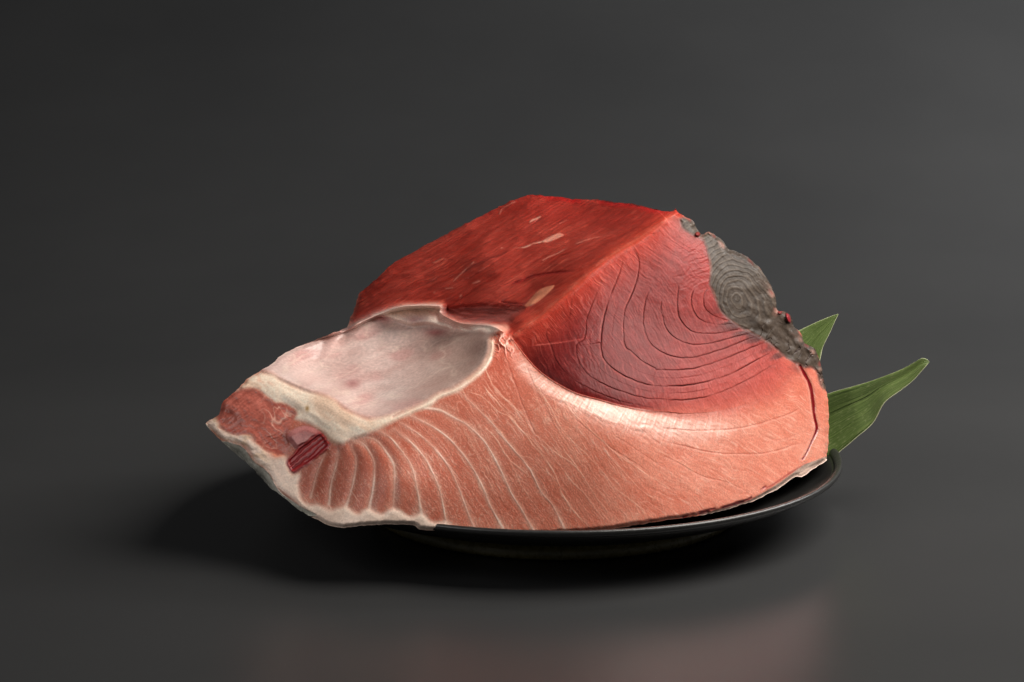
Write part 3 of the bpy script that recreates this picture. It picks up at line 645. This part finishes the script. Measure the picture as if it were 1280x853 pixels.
# --- low fat edge
CFt = np.zeros_like(C); CFt[:] = (240, 212, 194)
CFt += (fbm(20, 8, 30, 106, 3) * 8 + fine * 3)[..., None] * np.array([.5, 1, 1])
CFt = lay(CFt, np.exp(-(((U - 346) / 9) ** 2 + ((V - 568) / 5) ** 2)) * .8, (232, 124, 92))
CFt = lay(CFt, (1 - ss(320, 345, U)) * ss(0, .4, fbm(9, 6, 30, 107, 2)) * .5, (214, 176, 140))
mF2 = mFat * (1 - mW) * (1 - mTip)
C = C * (1 - mF2[..., None]) + CFt * mF2[..., None]; H = H * (1 - mF2) + mF2 * (.0001 * fbm(14, 9, 30, 108, 2) + .0008 * ss(-3, 8, sdFat) + .0003 * (1 - ss(320, 350, U)) * fbm(7, 5, 20, 113, 2))
# --- tip muscle
CTp = np.zeros_like(C); CTp[:] = (178, 96, 82)
tpn = noise(20, 2.6, -28, 109, WU, WV) * .5 + noise(9, 1.6, -25, 110, WU, WV) * .5; tpb = fbm(16, 9, 20, 111, 3)
CTp += (tpn * 20 + tpb * 26)[..., None] * np.array([1, .8, .75])
CTp = lay(CTp, np.exp(-(np.abs(fbm(16, 9, 35, 112, 2, WU, WV)) / .07) ** 2) * ss(318, 345, U) * .75, (226, 178, 160))
CTp = lay(CTp, (1 - ss(0, 5, sdTip)) * ss(.0, .4, noise(9, 6, 0, 114)) * .5, (150, 52, 44))
mT2 = mTip * (1 - mEye) * (1 - mRib)
C = C * (1 - mT2[..., None]) + CTp * mT2[..., None]; H = H * (1 - mTip) + mTip * (-.0008 * ss(-2, 8, sdTip) + .0002 * tpn + .0006 * tpb)
# --- rib cut
CE = np.zeros_like(C); CE[:] = (188, 118, 114); CE += (fbm(10, 5, -20, 115, 2) * 16)[..., None]
C = C * (1 - mEye[..., None]) + CE * mEye[..., None]; H = H * (1 - mEye) + mEye * (.0016 * ss(-1, 7, sdEye))
CRb = np.zeros_like(C); CRb[:] = (148, 30, 34)
rl = np.abs(np.sin((-(U - 385) * .62 + (V - 563) * -.78 + 1.6 * wob) / 1.7)); CRb = lay(CRb, ss(.75, .98, rl) * .35, (206, 92, 84)); CRb = lay(CRb, (1 - ss(.0, .25, rl)) * .6, (88, 12, 16))
C = C * (1 - mRib[..., None]) + CRb * mRib[..., None]; H = H * (1 - mRib) + mRib * (.0004 + .0004 * rl * ss(-1, 3, sdRib) - .0012 * ss(1, 4, sdRib))
# --- skin
CS = np.zeros_like(C); CS[:] = (196, 192, 180); CS += (fbm(10, 4, 48, 116, 3) * 30 + fine * 8)[..., None]
CS = lay(CS, ss(.2, .5, noise(8, 3, 48, 117)) * .6, (232, 226, 212)); CS = lay(CS, ss(2, 9, sdSk) * .6, (70, 70, 66))
C = C * (1 - mSk[..., None]) + CS * mSk[..., None]; H = H * (1 - mSk) + mSk * .0006 * fbm(6, 3, 48, 118, 2)
D = D + mSk * .0006 * np.clip(sdSk, 0, 14)
CS2 = np.zeros_like(C); CS2[:] = (214, 184, 168); CS2 += (fbm(14, 3, -35, 119, 3) * 30)[..., None]
C = C * (1 - mSk2[..., None]) + CS2 * mSk2[..., None]; D = D + mSk2 * .0004 * np.clip(sdSk2, 0, 9)

# --- rounded outer edges
D = D + 0.0026 * (1 - ss(0, 7, sdO)) ** 2 * (1 - mSk)
H += 0.00002 * fine + 0.00001 * fine2
D = D - H
C = np.clip(C + (fine * 3 + fine2 * 3)[..., None], 4, 250)
C = s2l(C / 255.0).astype(np.float32)

# ---- grid points, snapped to the outline
keep = sdO > -0.75
gy, gx = np.gradient(sdO, STEP)
gn = np.sqrt(gx * gx + gy * gy) + 1e-6
mv = np.where((sdO < 0) & keep, -sdO, 0)
PU = U + gx / gn * mv; PV = V + gy / gn * mv
XYZ = W(PU, PV, D).astype(np.float32)
du = np.gradient(XYZ, axis=1); dv = np.gradient(XYZ, axis=0)
NRM = np.cross(dv, du); NRM /= np.linalg.norm(NRM, axis=-1, keepdims=True) + 1e-12

# ---- part labels for every cell
def cell(a): return a[:-1, :-1]
ok = keep[:-1, :-1] & keep[1:, :-1] & keep[:-1, 1:] & keep[1:, 1:]
lab = np.zeros((NY - 1, NX - 1), np.int16)                 # 0 belly
def setl(m, k): lab[cell(m)] = k
setl((sdR > 0), 1); setl(fl > .5, 9); setl(sdG > 0, 2)
setl(sdFat > 0, 6); setl(sdT > 0, 3); setl(sdM > 0, 4); setl(sdFold > 0, 10); setl(sdTip > 0, 7); setl(sdW > 0, 5); setl(sdEye > 0, 11); setl(sdRib > 0, 8)
setl((sliver > 0) & (sdT > 0), 14); setl((dCr < wC) & (sdO > 3) & (sdG < -1), 15); setl((sdSk > 0) | (sdSk2 > 0), 12)
# bands between septa / rings
band = np.zeros_like(lab)
for k, (p, w, s) in enumerate(LINES):
    q = spline(p); poly = np.vstack([[(q[0, 0] + (-6 if k < 9 else 0), 380)], q, [(q[-1, 0], 720), (1100, 720), (1100, 380)]])
    band += cell(inside(poly)).astype(np.int16)
rband = np.zeros_like(lab)
for p in RINGS[2:]:
    q = spline(p); poly = np.vstack([q, [(1060, q[-1, 1] - 60), (1060, 230), (q[0, 0] + 40, 230)]])
    rband += cell(inside(poly)).astype(np.int16)
fline = cell(line_id)
PID = lab.astype(np.int32) * 1000
PID[lab == 0] += band[lab == 0]; PID[lab == 1] += rband[lab == 1]
fl_m = (lab == 0) & (fline >= 0); PID[fl_m] = 500 + fline[fl_m]
PID[~ok] = -1

root = bpy.data.objects.new('tuna_block', None); COL.objects.link(root)
root['label'] = 'raw tuna belly block with pink fatty cut face, red loin and pale belly cavity'; root['category'] = 'tuna'
root.location = (0, 0, 0)

FLAT = XYZ.reshape(-1, 3); FN = NRM.reshape(-1, 3).astype(np.float32); FC = C.reshape(-1, 3)
def components(m, small=0):
    jj, ii = np.nonzero(m)
    if len(jj) == 0: return []
    j0, i0 = jj.min(), ii.min(); sub = np.pad(m[j0:jj.max() + 1, i0:ii.max() + 1], 1)
    w = sub.shape[1]; flat = bytearray(sub.ravel().astype(np.uint8).tobytes()); out = []
    pos = 0
    while True:
        pos = flat.find(1, pos)
        if pos < 0: break
        st = [pos]; flat[pos] = 0; comp = [pos]
        while st:
            p = st.pop()
            for q in (p + 1, p - 1, p + w, p - w):
                if flat[q]: flat[q] = 0; st.append(q); comp.append(q)
        out.append(np.array(comp))
    out.sort(key=len, reverse=True)
    res = []
    for c in out:
        if small: res.append((c // w - 1 + j0, c % w - 1 + i0)) if len(c) < small else None
        elif len(c) >= 40: k = np.zeros_like(m); k[c // w - 1 + j0, c % w - 1 + i0] = True; res.append((len(c), k))
    return res
def piece(name, pid, mat, parent, label=None):
    first = None
    for n, m in components(PID == pid):
        if n < 40: break
        o = piece1(name, m, mat, parent, label)
        first = first or o
    return first
def piece1(name, m, mat, parent, label=None):
    n = int(m.sum())
    jj, ii = np.nonzero(m)
    a = jj * NX + ii
    quad = np.stack([a, a + NX, a + NX + 1, a + 1], 1).astype(np.int64)
    uq, inv = np.unique(quad.ravel(), return_inverse=True)
    me = bpy.data.meshes.new(name)
    me.vertices.add(len(uq)); me.vertices.foreach_set('co', FLAT[uq].ravel().astype(np.float32))
    me.loops.add(n * 4); me.loops.foreach_set('vertex_index', inv.astype(np.int32))
    me.polygons.add(n); me.polygons.foreach_set('loop_start', np.arange(0, n * 4, 4, dtype=np.int32)); me.polygons.foreach_set('loop_total', np.full(n, 4, np.int32))
    me.update(calc_edges=True); 
    me.polygons.foreach_set('use_smooth', np.ones(n, bool))
    at = me.attributes.new('tint', 'FLOAT_COLOR', 'POINT')
    cc = np.ones((len(uq), 4), np.float32); cc[:, :3] = FC[uq]; at.data.foreach_set('color', cc.ravel())
    me.normals_split_custom_set_from_vertices(FN[uq])
    o = bpy.data.objects.new(name, me); COL.objects.link(o); o.parent = parent
    me.materials.append(mat)
    if label: o['label'] = label
    return o

SSS = 0.6
m_flesh = meat_material('moist_fatty_flesh', (0.42, 0.5), 0.05, 1100, spec=0.15, sss=SSS, coat=0.45, cb=.8)
m_red = meat_material('moist_red_flesh', (0.50, 0.56), 0.06, 900, spec=0.10, sss=SSS, coat=0.12, cb=1.0)
m_dark = meat_material('oxidised_dark_muscle', (0.45, 0.6), 0.12, 700, spec=0.15, coat=.08, cb=.25)
m_top = meat_material('wet_top_cut', (0.4, 0.5), 0.08, 800, spec=.15, sss=SSS, coat=0.5, cb=.8)
m_mem = meat_material('belly_membrane', (0.34, 0.42), 0.03, 500, coat=0.5, cb=.35)
m_fat = meat_material('white_fat', (0.36, 0.45), 0.03, 800, spec=0.3, coat=0.45, cb=.3)
m_line = meat_material('fat_septum', (0.3, 0.45), 0.02, 800, spec=0.45)
m_skin = meat_material('silver_skin', (0.25, 0.45), 0.3, 700, spec=0.7)
m_tip = meat_material('torn_tip_muscle', (0.34, 0.5), 0.05, 900, spec=.2, coat=.5, cb=.2)
m_blood = meat_material('blood', (0.12, 0.25), 0.1, 600, spec=0.6)

for pid in np.unique(PID):
    if pid < 0: continue
    for jj, ii in components(PID == pid, 90): PID[jj, ii] = -2
for _ in range(60):
    bad = PID == -2
    if not bad.any(): break
    for ax_, sh in ((0, 1), (0, -1), (1, 1), (1, -1)):
        nb_ = np.roll(PID, sh, ax_); f_ = (PID == -2) & (nb_ >= 0); PID[f_] = nb_[f_]
nb = int(band.max())
belly = piece('belly_flesh', nb, m_flesh, root, 'pale pink fatty belly flesh with white strands')
for k in range(nb): piece('muscle_band', k, m_flesh, belly)
for k in range(len(LINES)): piece('fat_line', 500 + k, m_line, belly)
red = piece('red_loin', 1000, m_red, root, 'dark red loin flesh with curved flakes')
for k in range(1, int(rband.max()) + 1): piece('muscle_flake', 1000 + k, m_red, red)
grey = piece('dark_muscle', 2000, m_dark, root, 'grey-brown ringed dark muscle on the edge')
flank = piece('flank_strip', 9000, m_flesh, root)
piece('blood_crack', 15000, m_blood, flank or root, 'dark red blood-filled crack')
top = piece('top_cut_face', 3000, m_top, root, 'bright red torn upper cut face')
piece('bone_sliver', 14000, m_fat, top, 'cream sliver on the red top face')
mem = piece('belly_membrane', 4000, m_mem, root, 'pale hollow belly cavity lining')
piece('fat_fold', 10000, m_fat, mem)
piece('fat_rim', 5000, m_fat, root, 'thick white fat rim round the belly cavity')
piece('fat_edge', 6000, m_fat, root)
tip = piece('tip_muscle', 7000, m_tip, root, 'torn brownish red muscle at the pointed tip')
piece('rib_end', 11000, m_tip, tip)
piece('rib_cut', 8000, m_tip, tip, 'dark red layered rib cut')
piece('skin_edge', 12000, m_skin, root, 'silvery skin edge')

# ---- skin and far side that close the block
def shell():
    from_i = np.linspace(0, len(OUTC), 700, endpoint=False).astype(int)
    P = OUTC[from_i]
    ii = np.clip(((P[:, 0] - U0) / STEP).round().astype(int), 0, NX - 1); jj = np.clip(((P[:, 1] - V0) / STEP).round().astype(int), 0, NY - 1)
    y0 = D[jj, ii]; A = W(P[:, 0], P[:, 1], y0 + 0.0008)
    yb = 0.150
    rings = []
    K = 16
    for k in range(K + 1):
        a = k / K * math.pi / 2
        s = max(math.cos(a), 0.0) ** 0.55 if k < K else 0.0
        y = A[:, 1] + (yb - A[:, 1]) * math.sin(a)
        Q = W(690 + (P[:, 0] - 690) * s, 480 + (P[:, 1] - 480) * s, y); x = Q[:, 0]; z = Q[:, 2]
        r = np.hypot(x, y)
        fl_ = np.where(r < 0.186, plate_z(np.minimum(r, 0.181)) + 0.0012, 0.0)
        fl_ = np.where((r >= 0.176) & (r < 0.186), 0.0385, fl_)
        if k: z = np.maximum(z, np.minimum(fl_, 0.06))
        rings.append(np.stack([x, y, z], 1))
    n = len(P); R = np.concatenate(rings[:-1]); R = np.vstack([R, [rings[-1].mean(0)]])
    fs = []
    for k in range(K - 1):
        for i in range(n):
            j = (i + 1) % n; fs.append((k * n + i, k * n + j, (k + 1) * n + j, (k + 1) * n + i))
    c = K * n
    for i in range(n): fs.append(((K - 1) * n + i, (K - 1) * n + (i + 1) % n, c))
    me = bpy.data.meshes.new('skin'); me.from_pydata([tuple(v) for v in R], [], fs); me.polygons.foreach_set('use_smooth', [True] * len(fs))
    o = bpy.data.objects.new('skin', me); COL.objects.link(o); o.parent = root; o['label'] = 'silver grey fish skin round the underside and back'
    M = Mat('fish_skin'); tc = M.add('ShaderNodeTexCoord'); n1 = M.add('ShaderNodeTexNoise', Scale=60.0, Detail=8.0); M.link(tc.outputs['Object'], n1.inputs['Vector'])
    cr = M.add('ShaderNodeValToRGB'); cr.color_ramp.elements[0].position = .35; cr.color_ramp.elements[0].color = rgb(60, 60, 58); cr.color_ramp.elements[1].position = .7; cr.color_ramp.elements[1].color = rgb(150, 148, 142)
    M.link(n1.outputs['Fac'], cr.inputs['Fac']); M.link(cr.outputs['Color'], M.b.inputs['Base Color']); M.b.inputs['Roughness'].default_value = .35
    vo = M.add('ShaderNodeTexVoronoi', Scale=350.0); M.link(tc.outputs['Object'], vo.inputs['Vector']); bp = M.add('ShaderNodeBump', Strength=.3, Distance=.0005); M.link(vo.outputs['Distance'], bp.inputs['Height']); M.link(bp.outputs['Normal'], M.b.inputs['Normal'])
    me.materials.append(M.m)
shell()

# ------------------------------------------------------------------ bamboo leaves
def leaf_material(name):
    M = Mat(name)
    uv = M.add('ShaderNodeAttribute', attribute_name='leafuv')
    sp = M.add('ShaderNodeSeparateXYZ'); M.link(uv.outputs['Vector'], sp.inputs['Vector'])
    mp = M.add('ShaderNodeMapping'); mp.inputs['Scale'].default_value = (2.0, 46.0, 1.0); M.link(uv.outputs['Vector'], mp.inputs['Vector'])
    n1 = M.add('ShaderNodeTexNoise', Scale=1.0, Detail=3.0); M.link(mp.outputs['Vector'], n1.inputs['Vector'])
    mp2 = M.add('ShaderNodeMapping'); mp2.inputs['Scale'].default_value = (22.0, 30.0, 1.0); M.link(uv.outputs['Vector'], mp2.inputs['Vector'])
    n2 = M.add('ShaderNodeTexNoise', Scale=1.0, Detail=4.0); M.link(mp2.outputs['Vector'], n2.inputs['Vector'])
    cr = M.add('ShaderNodeValToRGB'); cr.color_ramp.elements[0].position = .3; cr.color_ramp.elements[0].color = (0.10, 0.165, 0.036, 1); cr.color_ramp.elements[1].position = .75; cr.color_ramp.elements[1].color = (0.30, 0.41, 0.12, 1)
    M.link(n1.outputs['Fac'], cr.inputs['Fac'])
    c2 = M.add('ShaderNodeMapRange'); c2.inputs['From Min'].default_value = .55; c2.inputs['From Max'].default_value = .72; c2.inputs['To Max'].default_value = .7
    M.link(n2.outputs['Fac'], c2.inputs['Value'])
    mx = M.add('ShaderNodeMix', data_type='RGBA'); M.link(c2.outputs['Result'], mx.inputs[0]); M.link(cr.outputs['Color'], mx.inputs[6]); mx.inputs[7].default_value = (0.45, 0.50, 0.22, 1)
    M.link(mx.outputs[2], M.b.inputs['Base Color']); M.b.inputs['Roughness'].default_value = .42
    bp = M.add('ShaderNodeBump', Strength=.35, Distance=.0006); M.link(n1.outputs['Fac'], bp.inputs['Height']); M.link(bp.outputs['Normal'], M.b.inputs['Normal'])
    tr = M.add('ShaderNodeBsdfTranslucent'); M.link(mx.outputs[2], tr.inputs['Color'])
    ms_ = M.add('ShaderNodeMixShader'); ms_.inputs[0].default_value = .42; M.link(M.b.outputs[0], ms_.inputs[1]); M.link(tr.outputs[0], ms_.inputs[2])
    M.link(ms_.outputs[0], M.n['Material Output'].inputs['Surface'])
    return M.m
m_leaf = leaf_material('bamboo_leaf')
Me = Mat('leaf_edge'); Me.b.inputs['Base Color'].default_value = (0.62, 0.64, 0.40, 1); Me.b.inputs['Roughness'].default_value = .5

def leaf(label, upper, lower, yu, yl, ribt=.5):
    """blade between two edges given in photo px with world depth per edge point; real sheet 0.4 mm thick"""
    NU, NVv = 70, 22
    def res(p, ys):
        q = spline(p, 1.0); s = np.concatenate([[0], np.cumsum(np.hypot(*np.diff(q, axis=0).T))]); s /= s[-1]
        t = np.linspace(0, 1, NU); x = np.interp(t, s, q[:, 0]); y = np.interp(t, s, q[:, 1]); d = np.interp(t, np.linspace(0, 1, len(ys)), ys)
        return W(x, y, d)
    A, B = res(upper, yu), res(lower, yl)
    r = np.linspace(0, 1, NVv)
    G = A[:, None] * (1 - r)[None, :, None] + B[:, None] * r[None, :, None]
    wd = np.linalg.norm(B - A, axis=1)
    cup = (np.abs(r - ribt) ** 1.0)[None, :] * wd[:, None] * .16 + .0004 * np.sin(r * 60)[None, :] * np.minimum(1, wd / .02)[:, None]
    G[..., 1] += -cup + .04 * wd[:, None]
    rt = bpy.data.objects.new('bamboo_leaf', None); COL.objects.link(rt); rt['label'] = label; rt['category'] = 'leaf'; rt['group'] = 'bamboo leaves tucked behind the tuna'
    base = G[0].mean(0); rt.location = base
    vs_ = [tuple(v - base) for v in G.reshape(-1, 3)]
    fs = [(i * NVv + j, i * NVv + j + 1, (i + 1) * NVv + j + 1, (i + 1) * NVv + j) for i in range(NU - 1) for j in range(NVv - 1)]
    me = bpy.data.meshes.new('blade'); me.from_pydata(vs_, [], fs); me.polygons.foreach_set('use_smooth', [True] * len(fs))
    at = me.attributes.new('leafuv', 'FLOAT_VECTOR', 'POINT')
    tt = np.linspace(0, 1, NU); uvw = np.stack(np.broadcast_arrays(tt[:, None] * 2, r[None, :], np.zeros((NU, NVv))), -1).astype(np.float32); at.data.foreach_set('vector', uvw.ravel())
    me.materials.append(m_leaf)
    o = bpy.data.objects.new('blade', me); COL.objects.link(o); o.parent = rt
    so = o.modifiers.new('thickness', 'SOLIDIFY'); so.thickness = .0004; so.offset = 0
    def strand(nm, P, rad, mat):
        bm = bmesh.new(); prev = None
        for k, p in enumerate(P):
            rr = rad * (1 - .6 * k / len(P)); ring = [bm.verts.new((p[0] + rr * math.cos(q), p[1] + rr * math.sin(q), p[2] + rr * math.sin(q + .8))) for q in np.arange(6) * math.pi / 3]
            if prev:
                for q in range(6): bm.faces.new((prev[q], prev[(q + 1) % 6], ring[(q + 1) % 6], ring[q]))
            prev = ring
        m2 = bpy.data.meshes.new(nm); bm.to_mesh(m2); bm.free(); m2.materials.append(mat)
        ob = bpy.data.objects.new(nm, m2); COL.objects.link(ob); ob.parent = rt
    strand('leaf_edge', G[:, -1] - base, .0008, Me.m)
    strand('leaf_edge', G[:, 0] - base, .00035, Me.m)
    j = int(ribt * (NVv - 1)); strand('midrib', G[:, j] - base + np.array([0, -.0003, 0]), .0005, m_leaf)
def tL_(*p): return tl(980, 380, p, 3.876)
leaf('long green bamboo leaf pointing out sideways with a curled tip over the plate rim',
     [(905, 545)] + [(960, 520)] + tL_((215, 435), (300, 410), (420, 375), (560, 322), (630, 285), (665, 265), (690, 268), (704, 284)),
     [(915, 596)] + [(975, 592)] + tL_((215, 738), (290, 690), (350, 640), (430, 570), (485, 475), (560, 418), (620, 372), (670, 318), (696, 290)),
     [.045, .055, .050, .030, .020, .015], [.030, .020, .012, .008, .010, .013], .35)
leaf('short green bamboo leaf tip standing upright behind the grey muscle',
     [(940, 500)] + [(955, 455)] + tL_((40, 150), (80, 125), (150, 92), (215, 65), (260, 50)),
     [(1000, 560)] + [(1012, 500)] + tL_((172, 270), (180, 230), (192, 195), (220, 140), (245, 85), (262, 52)),
     [.062, .064, .068, .072, .074], [.052, .054, .058, .066, .0735], .6)
